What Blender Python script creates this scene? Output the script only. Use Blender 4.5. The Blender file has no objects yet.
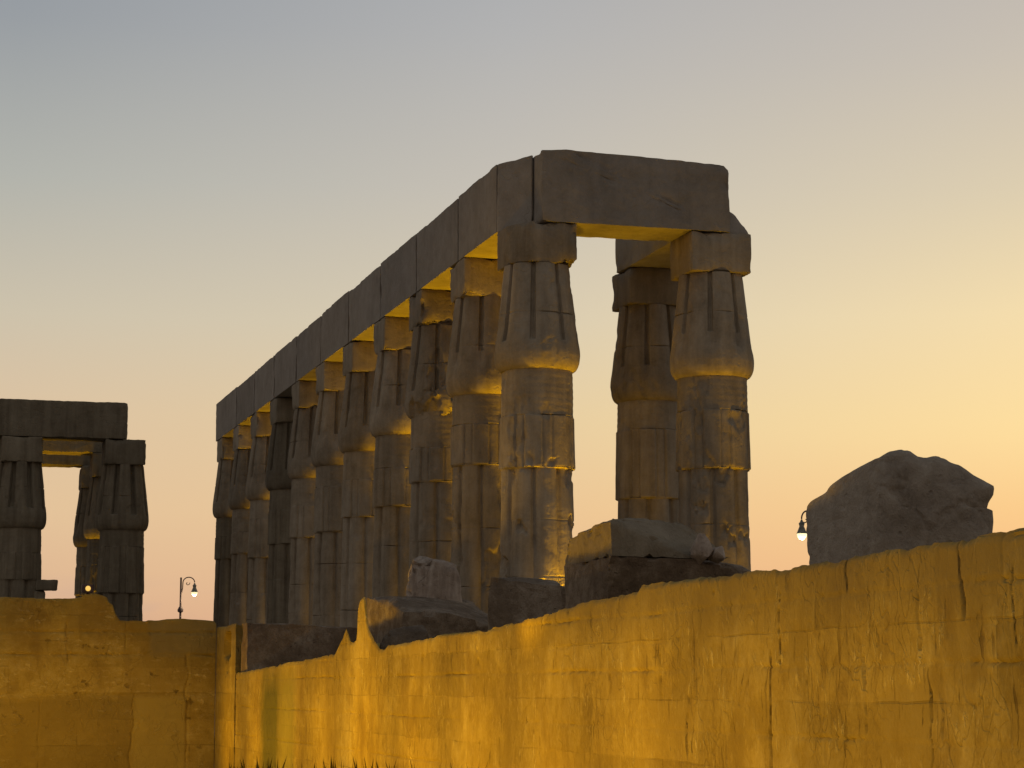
import bpy, bmesh, math, random
import numpy as np
from mathutils import Vector, Matrix

SC = bpy.context.scene
COL = SC.collection
R = math.radians
random.seed(7)

# ------------------------------------------------------------------ camera
EYE = 1.75                       # eye height above the street
F = 2200.0                       # focal length in pixels of a 1024 px wide frame
PITCH = math.atan(304.0 / F)
YAW = math.atan(627.0 / math.hypot(F, 304.0))
cam_d = bpy.data.cameras.new('camera')
cam = bpy.data.objects.new('camera', cam_d)
COL.objects.link(cam)
cam.location = (0, 0, EYE)
cam.rotation_euler = (math.pi / 2 + PITCH, 0, -YAW)
cam_d.sensor_width = 36.0
cam_d.lens = 36.0 * F / 1024.0
cam_d.clip_start = 0.1
cam_d.clip_end = 6000
SC.camera = cam
SC.view_settings.view_transform = 'Standard'
SC.view_settings.look = 'None'
SC.view_settings.exposure = 0.0
SC.view_settings.gamma = 1.0

FW = np.array([math.sin(YAW) * math.cos(PITCH), math.cos(YAW) * math.cos(PITCH), math.sin(PITCH)])
RT = np.array([math.cos(YAW), -math.sin(YAW), 0.0])
UP = np.cross(RT, FW)

def ray(x, y):
    return FW * F + RT * (x - 512) - UP * (y - 384)

def on_x(x, y, X):               # the point of the plane X = const seen at a place of the photograph
    d = ray(x, y); return d * (X / d[0]) + np.array([0, 0, EYE])

def on_y(x, y, Y):
    d = ray(x, y); return d * (Y / d[1]) + np.array([0, 0, EYE])

def at(x, y, D):                 # the point at the horizontal distance D ahead
    d = ray(x, y); h = d[0] * math.sin(YAW) + d[1] * math.cos(YAW)
    return d * (D / h) + np.array([0, 0, EYE])

# ------------------------------------------------------------------ sky after sunset
SUN_AZ = YAW + R(19)             # azimuth of the afterglow, from +Y towards +X
def lin(c):
    return tuple(((v / 255) / 12.92 if v / 255 <= 0.04045 else (((v / 255) + 0.055) / 1.055) ** 2.4) for v in c) + (1.0,)

world = bpy.data.worlds.new('World')
SC.world = world
world.use_nodes = True
nt = world.node_tree
nt.nodes.clear()
def wn(t, **k):
    n = nt.nodes.new(t)
    for a, b in k.items(): setattr(n, a, b)
    return n
def wm(op, a, b=None, c=None, clamp=False):
    n = wn('ShaderNodeMath', operation=op, use_clamp=clamp)
    for i, v in enumerate((a, b, c)):
        if v is None: continue
        if isinstance(v, (int, float)): n.inputs[i].default_value = v
        else: nt.links.new(v, n.inputs[i])
    return n.outputs[0]
tc = wn('ShaderNodeTexCoord')
sep = wn('ShaderNodeSeparateXYZ'); nt.links.new(tc.outputs['Generated'], sep.inputs[0])
elev = wm('MULTIPLY', wm('ARCSINE', sep.outputs[2]), 180 / math.pi)       # degrees
az = wm('ARCTAN2', sep.outputs[0], sep.outputs[1])
daz = wm('MULTIPLY', wm('ARCCOSINE', wm('COSINE', wm('SUBTRACT', az, SUN_AZ))), 180 / math.pi)
def ramp(stops, span):
    fac = wm('DIVIDE', elev, span, clamp=True)
    n = wn('ShaderNodeValToRGB'); cr = n.color_ramp; cr.interpolation = 'EASE' if False else 'LINEAR'
    while len(cr.elements) < len(stops): cr.elements.new(0.5)
    for e, (p, c) in zip(cr.elements, stops):
        e.position = p / span; e.color = lin(c)
    nt.links.new(fac, n.inputs[0]); return n.outputs[0]
sun_r = ramp([(0, (226, 160, 116)), (2.5, (235, 182, 129)), (4.5, (242, 200, 138)), (6.5, (248, 219, 156)), (9.5, (241, 219, 170)), (12.5, (219, 205, 174)), (16, (199, 190, 176)), (20, (182, 177, 173)), (40, (130, 138, 150)), (90, (98, 110, 130))], 90)
mid_r = ramp([(0, (220, 160, 126)), (2.5, (228, 184, 141)), (4.5, (231, 195, 149)), (7, (226, 202, 160)), (9.5, (214, 201, 175)), (13, (195, 189, 178)), (17, (176, 176, 176)), (22, (154, 160, 168)), (40, (120, 132, 148)), (90, (98, 110, 130))], 90)
far_r = ramp([(0, (208, 160, 132)), (2.5, (220, 181, 146)), (4.5, (224, 192, 153)), (7, (217, 192, 160)), (9.5, (203, 192, 170)), (13, (176, 177, 170)), (17, (150, 155, 160)), (22, (134, 143, 154)), (40, (110, 124, 142)), (90, (98, 110, 130))], 90)
back_r = ramp([(0, (140, 122, 116)), (4, (154, 138, 130)), (10, (158, 148, 142)), (20, (144, 142, 142)), (40, (118, 124, 134)), (90, (98, 110, 130))], 90)
def mixc(f, a, b):
    n = wn('ShaderNodeMix', data_type='RGBA')
    nt.links.new(f, n.inputs[0]); nt.links.new(a, n.inputs[6]); nt.links.new(b, n.inputs[7]); return n.outputs[2]
def band(a, b):
    n = wn('ShaderNodeMapRange'); n.inputs[1].default_value = a; n.inputs[2].default_value = b
    n.interpolation_type = 'SMOOTHSTEP' if b > 60 else 'LINEAR'
    nt.links.new(daz, n.inputs[0]); return n.outputs[0]
sky_c = mixc(band(4, 19), sun_r, mid_r)
sky_c = mixc(band(19, 32), sky_c, far_r)
sky_c = mixc(band(38, 120), sky_c, back_r)
# a few low, faint violet cloud banks above the horizon
cm = wn('ShaderNodeMapping'); cm.inputs['Scale'].default_value = (14, 14, 46)
nt.links.new(tc.outputs['Generated'], cm.inputs[0])
cn = wn('ShaderNodeTexNoise'); cn.inputs['Scale'].default_value = 1.0; cn.inputs['Detail'].default_value = 3
nt.links.new(cm.outputs[0], cn.inputs[0])
lowband = wm('SUBTRACT', 1.0, wm('DIVIDE', wm('ABSOLUTE', wm('SUBTRACT', elev, 1.9)), 1.0), clamp=True)
cl = wm('MULTIPLY', wm('MULTIPLY', lowband, wm('MULTIPLY_ADD', cn.outputs[0], 5.0, -2.1, clamp=True)), 0.45)
cloud_c = wn('ShaderNodeRGB'); cloud_c.outputs[0].default_value = lin((176, 156, 156))
sky_c = mixc(cl, sky_c, cloud_c.outputs[0])
bg = wn('ShaderNodeBackground'); nt.links.new(sky_c, bg.inputs[0]); bg.inputs[1].default_value = 1.0
nish = wn('ShaderNodeTexSky'); nish.sky_type = 'NISHITA'; nish.sun_disc = False
nish.sun_elevation = R(0.5); nish.sun_rotation = SUN_AZ; nish.dust_density = 2.0
bg2 = wn('ShaderNodeBackground'); nt.links.new(nish.outputs[0], bg2.inputs[0]); bg2.inputs[1].default_value = 0.01
add = wn('ShaderNodeAddShader'); nt.links.new(bg.outputs[0], add.inputs[0]); nt.links.new(bg2.outputs[0], add.inputs[1])
out = wn('ShaderNodeOutputWorld'); nt.links.new(add.outputs[0], out.inputs[0])

# ------------------------------------------------------------------ floodlights (the place is lit from the ground at night)
YEL = (1.0, 0.56, 0.0)
def spot(loc, aim, watts, size=95, blend=0.6, color=YEL, radius=0.12):
    d = bpy.data.lights.new('floodlight_beam', 'SPOT')
    d.energy = watts; d.color = color; d.spot_size = R(size); d.spot_blend = blend; d.shadow_soft_size = radius
    o = bpy.data.objects.new('floodlight_beam', d); COL.objects.link(o)
    o.location = loc
    v = Vector(aim) - Vector(loc)
    o.rotation_euler = v.to_track_quat('-Z', 'Y').to_euler()
    return o
AX, AY, S = 11.875, 40.29, 3.825         # first column of the long row, and the bay
BX = AX + 3.6
# along the foot of the right wall
for (y, w) in ((46.6, 400), (43.2, 430), (39.8, 430), (36.4, 440), (33.0, 450), (29.6, 450), (26.4, 420), (23.2, 370), (20.2, 310), (17.2, 235), (14.4, 170), (11.6, 130)):
    spot((3.9, y, 0.2), (7.0, y - 1.6, 1.0), w * 0.96, 118, 0.85)
for (y, w) in ((41.5, 150), (34.0, 240)):
    spot((2.9, y, 0.25), (7.0, y - 2.4, 2.0), w, 100, 0.8)
spot((2.2, 27.6, 0.25), (8.4, 22.9, 3.6), 2300, 13, 0.9)
spot((1.6, 43.2, 0.25), (4.2, 48.6, 0.5), 640, 84, 0.9)
# in the colonnade, one at the foot of each shaft and one to a bay
for i in range(11):
    w = (1300, 1700, 1450, 1500, 1400, 500, 1500, 0, 1300, 1300, 500)[i]
    if w:
        spot((AX + 0.40, AY + i * S - 0.86, EYE + 0.12), (AX + 0.36, AY + i * S - 0.78, EYE + 9), w * (0.8 if i == 0 else 0.22), 40, 0.7, radius=0.06)
        spot((AX + 0.75, AY + i * S - 1.75, EYE + 0.15), (AX + 0.28, AY + i * S - 0.6, EYE + 6.25), w * (0.65 if i == 0 else 0.95), 15, 1.0)
        spot((AX + 0.75, AY + i * S - 2.2, EYE + 0.15), (AX + 0.1, AY + i * S - 0.5, EYE + 5), w * 0.045, 80, 0.8)
    if i not in (0, 7):
        spot((AX + 0.45, AY + (i - 0.5) * S, EYE + 0.15), (AX + 0.0, AY + (i - 0.5) * S, EYE + 9), (0, 2400, 2400, 2400, 2000, 2000, 700, 0, 1800, 1600, 1000)[i], 25, 0.6)
spot((BX + 0.2, AY - 0.95, EYE + 0.12), (BX + 0.16, AY - 0.85, EYE + 9), 350, 40, 0.7, radius=0.06)
spot((BX + 0.4, AY - 1.85, EYE + 0.15), (BX + 0.15, AY - 0.65, EYE + 6.2), 800, 15, 1.0)
spot((BX + 0.3, AY - 2.3, EYE + 0.15), (BX + 0.0, AY - 0.5, EYE + 5), 65, 80, 0.8)
spot((AX + 1.9, AY - 0.3, EYE + 0.15), (AX + 1.9, AY - 0.2, EYE + 9), 340, 34, 0.6)
spot((BX - 1.0, AY + 1.9, EYE + 0.15), (BX - 0.2, AY + 2.2, EYE + 9), 170, 50, 0.6)

# ------------------------------------------------------------------ helpers
def _hash(ix, iy, iz, seed):
    h = (ix * 374761393 + iy * 668265263 + iz * 1274126177 + seed * 974634521) & 0xFFFFFFFF
    h = ((h ^ (h >> 13)) * 1274126177) & 0xFFFFFFFF
    h = h ^ (h >> 16)
    return (h & 0xFFFF) / 65535.0

def vnoise(p, seed=0):
    p = np.asarray(p, float); i = np.floor(p).astype(np.int64); f = p - i
    f = f * f * (3 - 2 * f)
    r = 0
    for dx in (0, 1):
        wx = f[:, 0] if dx else 1 - f[:, 0]
        for dy in (0, 1):
            wy = f[:, 1] if dy else 1 - f[:, 1]
            for dz in (0, 1):
                wz = f[:, 2] if dz else 1 - f[:, 2]
                r = r + wx * wy * wz * _hash(i[:, 0] + dx, i[:, 1] + dy, i[:, 2] + dz, seed)
    return r * 2 - 1

def fbm(p, oct=4, seed=0):
    p = np.asarray(p, float); r = 0; a = 1; t = 0
    for k in range(oct):
        r = r + a * vnoise(p * 2 ** k + 17.3 * k, seed + k); t += a; a *= 0.5
    return r / t

def smooth(a, b, x):
    t = np.clip((x - a) / (b - a), 0, 1); return t * t * (3 - 2 * t)

def obj(name, verts, faces, mat, parent=None, sharp=40, loc=None):
    me = bpy.data.meshes.new(name)
    me.from_pydata([tuple(map(float, v)) for v in verts], [], [tuple(map(int, f)) for f in faces])
    me.update()
    bm = bmesh.new(); bm.from_mesh(me); bmesh.ops.recalc_face_normals(bm, faces=bm.faces); bm.to_mesh(me); bm.free()
    me.shade_smooth(); me.set_sharp_from_angle(angle=R(sharp))
    o = bpy.data.objects.new(name, me); COL.objects.link(o)
    if mat: me.materials.append(mat)
    if parent: o.parent = parent
    if loc is not None: o.location = loc
    return o

def empty(name, loc, rz=0):
    o = bpy.data.objects.new(name, None); COL.objects.link(o)
    o.location = loc; o.rotation_euler = (0, 0, rz); o.empty_display_size = 0.3
    return o

def tag(o, label, cat, group=None, kind=None):
    if label: o['label'] = label
    if cat: o['category'] = cat
    if group: o['group'] = group
    o['kind'] = kind or 'thing'
    return o

def hull(points, L=0.12, rounding=2, amp=0.03, scale=1.2, seed=0, chip=0.12, fine=0.008):
    """A weathered stone: the convex hull of the points, finely divided, edges worn, face uneven."""
    bm = bmesh.new()
    vs = [bm.verts.new(tuple(map(float, p))) for p in points]
    r = bmesh.ops.convex_hull(bm, input=vs)
    bmesh.ops.delete(bm, geom=[v for v in bm.verts if not v.link_faces], context='VERTS')
    bmesh.ops.triangulate(bm, faces=bm.faces)
    for _ in range(9):
        es = [e for e in bm.edges if e.calc_length() > L * 1.45]
        if not es: break
        bmesh.ops.subdivide_edges(bm, edges=es, cuts=1)
        bmesh.ops.triangulate(bm, faces=[f for f in bm.faces if len(f.verts) > 3])
    bm.verts.index_update()
    P = np.array([v.co[:] for v in bm.verts]); P0 = P.copy()
    E = np.array([[e.verts[0].index, e.verts[1].index] for e in bm.edges])
    deg = np.bincount(E.ravel(), minlength=len(P))[:, None]
    def lap(P):
        s = np.zeros_like(P); np.add.at(s, E[:, 0], P[E[:, 1]]); np.add.at(s, E[:, 1], P[E[:, 0]])
        return P + 0.5 * (s / deg - P)
    for _ in range(rounding): P = lap(P)
    Q = P.copy()
    for _ in range(8): Q = lap(Q)
    d = np.linalg.norm(Q - P0, axis=1); edge = np.clip(d / (L * 0.9), 0, 1)
    n1 = fbm(P * scale + seed * 3.7, 4, seed)
    n2 = fbm(P * scale * 2.1 + seed * 9.1 + 40, 3, seed + 50)
    bm.normal_update()
    N = np.array([v.normal[:] for v in bm.verts])
    cut = chip * edge * np.clip(n2 * 2.2 - 0.05, 0, 1)
    P = P + N * (amp * n1 - cut)[:, None] + N * (fine * fbm(P * 9 + seed, 2, seed + 9))[:, None]
    faces = [[v.index for v in f.verts] for f in bm.faces]
    bm.free()
    return P, faces

def box_pts(x0, x1, y0, y1, z0, z1):
    return [(x, y, z) for x in (x0, x1) for y in (y0, y1) for z in (z0, z1)]

def stone(name, pts, mat, label=None, cat=None, group=None, parent=None, **k):
    """A stone whose origin is the middle of its base."""
    pts = np.array(pts, float)
    c = np.array([pts[:, 0].mean(), pts[:, 1].mean(), pts[:, 2].min()])
    if parent is not None: c = np.zeros(3)
    v, f = hull(pts - c, **k)
    o = obj(name, v, f, mat, parent, sharp=32, loc=c if parent is None else None)
    if label: tag(o, label, cat, group)
    return o

def tube(path, rad, n=10):
    path = [Vector(p) for p in path]; vs, fs = [], []
    if not hasattr(rad, '__len__'): rad = [rad] * len(path)
    ref = Vector((0.123, 1, 0.05))
    for i, p in enumerate(path):
        t = (path[min(i + 1, len(path) - 1)] - path[max(i - 1, 0)]).normalized()
        a = t.cross(ref).normalized(); b = t.cross(a).normalized()
        for k in range(n):
            q = 2 * math.pi * k / n
            vs.append(p + (a * math.cos(q) + b * math.sin(q)) * rad[i])
    for i in range(len(path) - 1):
        for k in range(n):
            fs.append((i * n + k, i * n + (k + 1) % n, (i + 1) * n + (k + 1) % n, (i + 1) * n + k))
    fs.append(tuple(range(n))); fs.append(tuple(range((len(path) - 1) * n, len(path) * n)))
    return vs, fs

def lathe(prof, n=24):
    vs, fs = [], []
    for (r, z) in prof:
        for k in range(n):
            q = 2 * math.pi * k / n
            vs.append((r * math.cos(q), r * math.sin(q), z))
    for i in range(len(prof) - 1):
        for k in range(n):
            fs.append((i * n + k, i * n + (k + 1) % n, (i + 1) * n + (k + 1) % n, (i + 1) * n + k))
    fs.append(tuple(range(n))); fs.append(tuple(range((len(prof) - 1) * n, len(prof) * n)))
    return vs, fs

# ------------------------------------------------------------------ materials
def new_mat(name):
    m = bpy.data.materials.new(name); m.use_nodes = True
    t = m.node_tree; t.nodes.clear()
    o = t.nodes.new('ShaderNodeOutputMaterial'); b = t.nodes.new('ShaderNodeBsdfPrincipled')
    t.links.new(b.outputs[0], o.inputs[0])
    b.inputs['Roughness'].default_value = 0.95
    b.inputs['Specular IOR Level'].default_value = 0.15
    return m, t, b

class G:                                     # a small node-graph writer
    def __init__(s, t): s.t = t
    def n(s, ty, ins=None, **k):
        n = s.t.nodes.new(ty)
        for a, b in k.items(): setattr(n, a, b)
        for a, b in (ins or {}).items():
            if hasattr(b, 'is_output'): s.t.links.new(b, n.inputs[a])
            else: n.inputs[a].default_value = b
        return n
    def m(s, op, a, b=0.0, c=0.0, clamp=False): return s.n('ShaderNodeMath', {0: a, 1: b, 2: c}, operation=op, use_clamp=clamp).outputs[0]
    def noise(s, vec, scale, detail=4, rough=0.6, dist=0.0): return s.n('ShaderNodeTexNoise', {'Vector': vec, 'Scale': scale, 'Detail': detail, 'Roughness': rough, 'Distortion': dist}).outputs[0]
    def map(s, vec, scale=(1, 1, 1), loc=(0, 0, 0)): return s.n('ShaderNodeMapping', {'Vector': vec, 'Scale': scale, 'Location': loc}).outputs[0]
    def ramp(s, f, stops):
        n = s.n('ShaderNodeValToRGB', {0: f}); cr = n.color_ramp
        while len(cr.elements) < len(stops): cr.elements.new(0.5)
        for e, (p, c) in zip(cr.elements, stops):
            e.position = p; e.color = (c if hasattr(c, '__len__') else (c, c, c)) + ((1.0,) if not hasattr(c, '__len__') or len(c) == 3 else ())
        return n.outputs[0]
    def mix(s, f, a, b, mode='MIX'): 
        return s.n('ShaderNodeMix', {0: f, 6: a, 7: b}, data_type='RGBA', blend_type=mode).outputs[2]
    def rng(s, v, a, b, c=0.0, d=1.0): return s.n('ShaderNodeMapRange', {0: v, 1: a, 2: b, 3: c, 4: d}).outputs[0]

def stone_mat(name, dark, mid, light, scale=1.0, bump=0.5, streak=0.35, pits=0.5, cracks=0.5):
    m, t, b = new_mat(name); g = G(t)
    co = g.n('ShaderNodeTexCoord').outputs['Object']
    rnd = g.n('ShaderNodeObjectInfo').outputs['Random']
    off = g.n('ShaderNodeCombineXYZ', {0: g.m('MULTIPLY', rnd, 57.0), 1: g.m('MULTIPLY', rnd, 23.0), 2: g.m('MULTIPLY', rnd, 91.0)}).outputs[0]
    p = g.n('ShaderNodeVectorMath', {0: co, 1: off}, operation='ADD').outputs[0]
    big = g.noise(p, 0.7 * scale, 5, 0.62)
    med = g.noise(p, 3.1 * scale, 6, 0.65, 0.4)
    fin = g.noise(p, 22 * scale, 5, 0.7)
    st = g.noise(g.map(p, (5 * scale, 5 * scale, 0.35 * scale)), 1.0, 5, 0.6)
    f = g.m('ADD', g.m('MULTIPLY', big, 0.45), g.m('ADD', g.m('MULTIPLY', med, 0.35), g.m('MULTIPLY', fin, 0.2)))
    f = g.m('ADD', g.m('MULTIPLY', f, 1 - streak), g.m('MULTIPLY', st, streak))
    c = g.ramp(f, [(0.34, dark), (0.5, mid), (0.66, light)])
    tone = g.m('MULTIPLY_ADD', rnd, 0.34, 0.83)
    c = g.mix(1.0, c, g.n('ShaderNodeCombineXYZ', {0: tone, 1: tone, 2: tone}).outputs[0], 'MULTIPLY')
    vor = g.n('ShaderNodeTexVoronoi', {'Vector': p, 'Scale': 7.0 * scale, 'Randomness': 1.0}).outputs[0]
    pit = g.rng(vor, 0.0, 0.28)
    pitmask = g.rng(g.noise(p, 1.9 * scale, 3), 0.52, 0.66)
    h = g.m('ADD', g.m('MULTIPLY', med, 0.9), g.m('MULTIPLY', fin, 0.25))
    h = g.m('ADD', h, g.m('MULTIPLY', g.m('MULTIPLY', g.m('SUBTRACT', pit, 1.0), pitmask), pits))
    cr = g.n('ShaderNodeTexVoronoi', {'Vector': g.n('ShaderNodeVectorMath', {0: g.map(p, (1.0, 1.0, 0.6)), 1: g.n('ShaderNodeTexNoise', {'Vector': p, 'Scale': 2.0, 'Detail': 4}).outputs[1]}, operation='ADD').outputs[0], 'Scale': 0.9 * scale}, feature='DISTANCE_TO_EDGE').outputs[0]
    crack = g.m('MULTIPLY', g.rng(cr, 0.0, 0.018, 1.0, 0.0), g.rng(big, 0.48, 0.6))
    h = g.m('SUBTRACT', h, g.m('MULTIPLY', crack, cracks))
    bn = g.n('ShaderNodeBump', {'Height': h, 'Strength': bump, 'Distance': 0.06})
    t.links.new(bn.outputs[0], b.inputs['Normal'])
    t.links.new(c, b.inputs['Base Color'])
    return m

M_COL = stone_mat('column_sandstone', (0.155, 0.117, 0.072), (0.29, 0.227, 0.148), (0.42, 0.337, 0.232), 1.0, 0.42, 0.3)
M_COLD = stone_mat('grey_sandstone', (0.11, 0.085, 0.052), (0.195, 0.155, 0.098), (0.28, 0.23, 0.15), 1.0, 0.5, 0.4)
M_ARCH = stone_mat('architrave_sandstone', (0.19, 0.155, 0.115), (0.28, 0.234, 0.178), (0.36, 0.305, 0.24), 1.1, 0.40, 0.12)
M_ROCK = stone_mat('red_brown_stone', (0.09, 0.058, 0.033), (0.20, 0.14, 0.085), (0.40, 0.31, 0.21), 1.8, 0.9, 0.04, 0.9, 0.15)
M_PALE = stone_mat('pale_broken_stone', (0.20, 0.14, 0.095), (0.40, 0.30, 0.21), (0.58, 0.46, 0.34), 2.2, 0.8, 0.45)
M_BLOCK = stone_mat('broken_block_stone', (0.15, 0.108, 0.062), (0.25, 0.19, 0.115), (0.35, 0.275, 0.175), 1.9, 0.7, 0.06, 0.5, 0.2)
M_BOULD = stone_mat('grey_boulder_stone', (0.18, 0.138, 0.095), (0.33, 0.262, 0.185), (0.45, 0.37, 0.27), 1.6, 0.9, 0.05, 0.5, 0.05)

def wall_mat(name, dark, mid, light, grain=((3.6, 1.0, 1.7), (15.0, 1.0, 5.5))):
    m, t, b = new_mat(name); g = G(t)
    co = g.n('ShaderNodeTexCoord').outputs['Object']
    geo = g.n('ShaderNodeSeparateXYZ', {0: co})
    along = g.m('ADD', geo.outputs[0], geo.outputs[1])
    p = g.n('ShaderNodeCombineXYZ', {0: along, 1: 0.0, 2: geo.outputs[2]}).outputs[0]
    warp = g.n('ShaderNodeTexNoise', {'Vector': p, 'Scale': 1.6, 'Detail': 3}).outputs[1]
    pw = g.n('ShaderNodeVectorMath', {0: p, 1: g.n('ShaderNodeVectorMath', {0: warp, 'Scale': 0.22}, operation='SCALE').outputs[0]}, operation='ADD').outputs[0]
    big = g.noise(p, 0.55, 5, 0.6)
    med = g.noise(pw, 4.5, 6, 0.68)
    st = g.noise(g.map(pw, grain[0]), 1.0, 6, 0.7)
    st2 = g.noise(g.map(pw, grain[1]), 1.0, 4, 0.7)
    patch = g.m('MULTIPLY', g.rng(g.noise(g.map(pw, (0.8, 1.0, 0.9), (3.1, 0, 1.7)), 1.0, 4, 0.55), 0.50, 0.56), 0.75)      # smooth plaster repairs
    rough = g.m('SUBTRACT', 1.0, g.m('MULTIPLY', patch, 0.8))
    grit = g.noise(p, 26.0, 5, 0.75)
    f = g.m('ADD', g.m('MULTIPLY', big, 0.36), g.m('ADD', g.m('MULTIPLY', st, 0.22), g.m('ADD', g.m('MULTIPLY', med, 0.24), g.m('MULTIPLY', grit, 0.18))))
    c = g.ramp(f, [(0.38, dark), (0.5, mid), (0.62, light)])
    plain = g.mix(big, (mid[0] * 0.62, mid[1] * 0.6, mid[2] * 0.58, 1), (mid[0] * 0.95, mid[1] * 0.93, mid[2] * 0.9, 1))
    c = g.mix(g.m('MULTIPLY', patch, 0.75), c, plain)
    # pale chisel scars, gathered in bands like worn reliefs
    scar = g.m('MULTIPLY', g.rng(st2, 0.545, 0.62), g.rng(g.noise(g.map(pw, (1.6, 1.0, 2.6), (9, 0, 4)), 1.0, 3), 0.46, 0.62))
    scar = g.m('MULTIPLY', scar, rough)
    c = g.mix(g.m('MULTIPLY', scar, 0.6), c, (min(light[0] * 1.45, 0.8), min(light[1] * 1.5, 0.8), light[2] * 1.7, 1))
    # coursed blocks: each a little different in tone, tight joints
    bw = g.n('ShaderNodeVectorMath', {0: p, 1: g.n('ShaderNodeVectorMath', {0: warp, 'Scale': 0.07}, operation='SCALE').outputs[0]}, operation='ADD').outputs[0]
    bs = g.n('ShaderNodeSeparateXYZ', {0: bw})
    bk = g.n('ShaderNodeTexBrick', {'Vector': g.n('ShaderNodeCombineXYZ', {0: bs.outputs[0], 1: bs.outputs[2], 2: 0.0}).outputs[0], 'Color1': (0.80, 0.79, 0.77, 1), 'Color2': (1.10, 1.10, 1.10, 1), 'Mortar': (0.74, 0.72, 0.68, 1),
              'Scale': 1.0, 'Mortar Size': 0.009, 'Mortar Smooth': 0.4, 'Brick Width': 1.55, 'Row Height': 0.56}, offset=0.43)
    jm = g.m('MULTIPLY', bk.outputs['Fac'], g.rng(g.noise(p, 1.1, 3), 0.46, 0.64))
    c = g.mix(0.85, c, g.mix(jm, g.mix(bk.outputs['Fac'], bk.outputs['Color'], (0.95, 0.95, 0.95, 1)), bk.outputs['Color']), 'MULTIPLY')
    # worn outlines of carved figures: shallow curving furrows
    def curve(vec, sc, wd): 
        n = g.noise(vec, sc, 1.5, 0.4, 0.6)
        return g.m('SUBTRACT', 1.0, g.rng(g.m('ABSOLUTE', g.m('SUBTRACT', n, 0.5)), wd * 0.3, wd))
    fig = g.m('MULTIPLY', curve(g.map(p, (2.2, 1.0, 1.1)), 1.0, 0.012), g.m('MULTIPLY', rough, g.rng(g.noise(p, 0.8, 2), 0.42, 0.55)))
    fig2 = g.m('MULTIPLY', curve(g.map(p, (5.0, 1.0, 3.4), (5, 0, 8)), 1.0, 0.022), g.m('MULTIPLY', rough, g.rng(g.noise(p, 0.9, 2), 0.45, 0.56)))
    # short dark gouges and soft-edged soot stains
    go = g.m('MULTIPLY', g.rng(g.noise(g.map(pw, (grain[1][0] * 0.8, 1.0, grain[1][2] * 0.45), (4, 0, 2)), 1.0, 3, 0.6), 0.61, 0.66), g.rng(g.noise(p, 1.3, 2), 0.45, 0.6))
    c = g.mix(g.m('MULTIPLY', go, 0.6), c, (dark[0] * 0.4, dark[1] * 0.36, dark[2] * 0.4, 1))
    soot = g.rng(g.noise(g.map(p, (0.9, 1.0, 0.5), (7, 0, 1)), 1.0, 4, 0.6), 0.52, 0.68)
    c = g.mix(g.m('MULTIPLY', soot, 0.6), c, (dark[0] * 0.8, dark[1] * 0.75, dark[2] * 0.8, 1))
    h = g.m('ADD', g.m('MULTIPLY', g.m('ADD', g.m('MULTIPLY', st, 0.30), g.m('MULTIPLY', med, 0.45)), rough), g.m('MULTIPLY', big, 0.3))
    h = g.m('SUBTRACT', g.m('ADD', h, g.m('MULTIPLY', scar, 0.25)), g.m('MULTIPLY', go, 0.35))
    h = g.m('SUBTRACT', h, g.m('MULTIPLY', jm, 0.22))
    h = g.m('SUBTRACT', h, g.m('ADD', g.m('MULTIPLY', fig, 0.14), g.m('MULTIPLY', fig2, 0.14)))
    h = g.m('ADD', h, g.m('MULTIPLY', g.noise(p, 30, 5, 0.7), 0.16))
    c = g.mix(g.m('MULTIPLY', g.m('ADD', fig, fig2), 0.14), c, (dark[0] * 0.6, dark[1] * 0.55, dark[2] * 0.5, 1))
    bn = g.n('ShaderNodeBump', {'Height': h, 'Strength': 0.85, 'Distance': 0.045})
    t.links.new(bn.outputs[0], b.inputs['Normal'])
    t.links.new(c, b.inputs['Base Color'])
    return m, t, b, g, c, along, geo.outputs[2], p
WD, WM, WL = (0.22, 0.14, 0.03), (0.36, 0.25, 0.055), (0.48, 0.36, 0.12)
def wall_tint(w, u0, u1, z0, z1, soft, col, amount, inv=False):
    """one tinted area of its own outline on a wall: u runs along the wall, z up"""
    m, t, b, g, c, u, z, p = w
    n = g.m('MULTIPLY', g.m('SUBTRACT', g.noise(p, 2.6, 4), 0.5), soft * 2.2)
    un = g.m('ADD', u, n); zn = g.m('ADD', z, n)
    f = g.m('MULTIPLY', g.m('MULTIPLY', g.rng(un, u0 - soft, u0 + soft), g.rng(un, u1 - soft, u1 + soft, 1.0, 0.0)), g.m('MULTIPLY', g.rng(zn, z0 - soft, z0 + soft), g.rng(zn, z1 - soft, z1 + soft, 1.0, 0.0)))
    c = g.mix(g.m('MULTIPLY', f, amount), c, tuple(col) + (1.0,))
    t.links.new(c, b.inputs['Base Color'])
    return (m, t, b, g, c, u, z, p)
W1 = wall_mat('carved_wall_stone', WD, WM, WL)
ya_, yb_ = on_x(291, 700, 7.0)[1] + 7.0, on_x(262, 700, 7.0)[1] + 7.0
W1 = wall_tint(W1, ya_ + 1.2, yb_, -1, EYE + 0.25, 0.35, (0.095, 0.09, 0.022), 0.85)  # dark olive stripe tinted into the lower wall near the pier
W1 = wall_tint(W1, ya_ - 0.4, ya_ + 1.2, -1, EYE + 0.25, 0.3, (0.20, 0.17, 0.05), 0.75)  # paler olive strip along its near side
W1 = wall_tint(W1, 14.0, 30.0, EYE + 0.62, EYE + 1.5, 0.22, (0.23, 0.165, 0.06), 0.6)
M_WALL = W1[0]
W2 = wall_mat('cross_wall_stone', WD, WM, WL, ((1.6, 1.0, 4.2), (5.0, 1.0, 11.0)))
yc_ = on_x(217.5, 640, 7.0)[1] + 0.02
def _u(x): return on_y(x, 700, yc_)[0] + yc_
W2 = wall_tint(W2, _u(134), _u(186), -1, on_y(150, 697, yc_)[2], 0.05, (0.38, 0.28, 0.07), 0.75)
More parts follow.
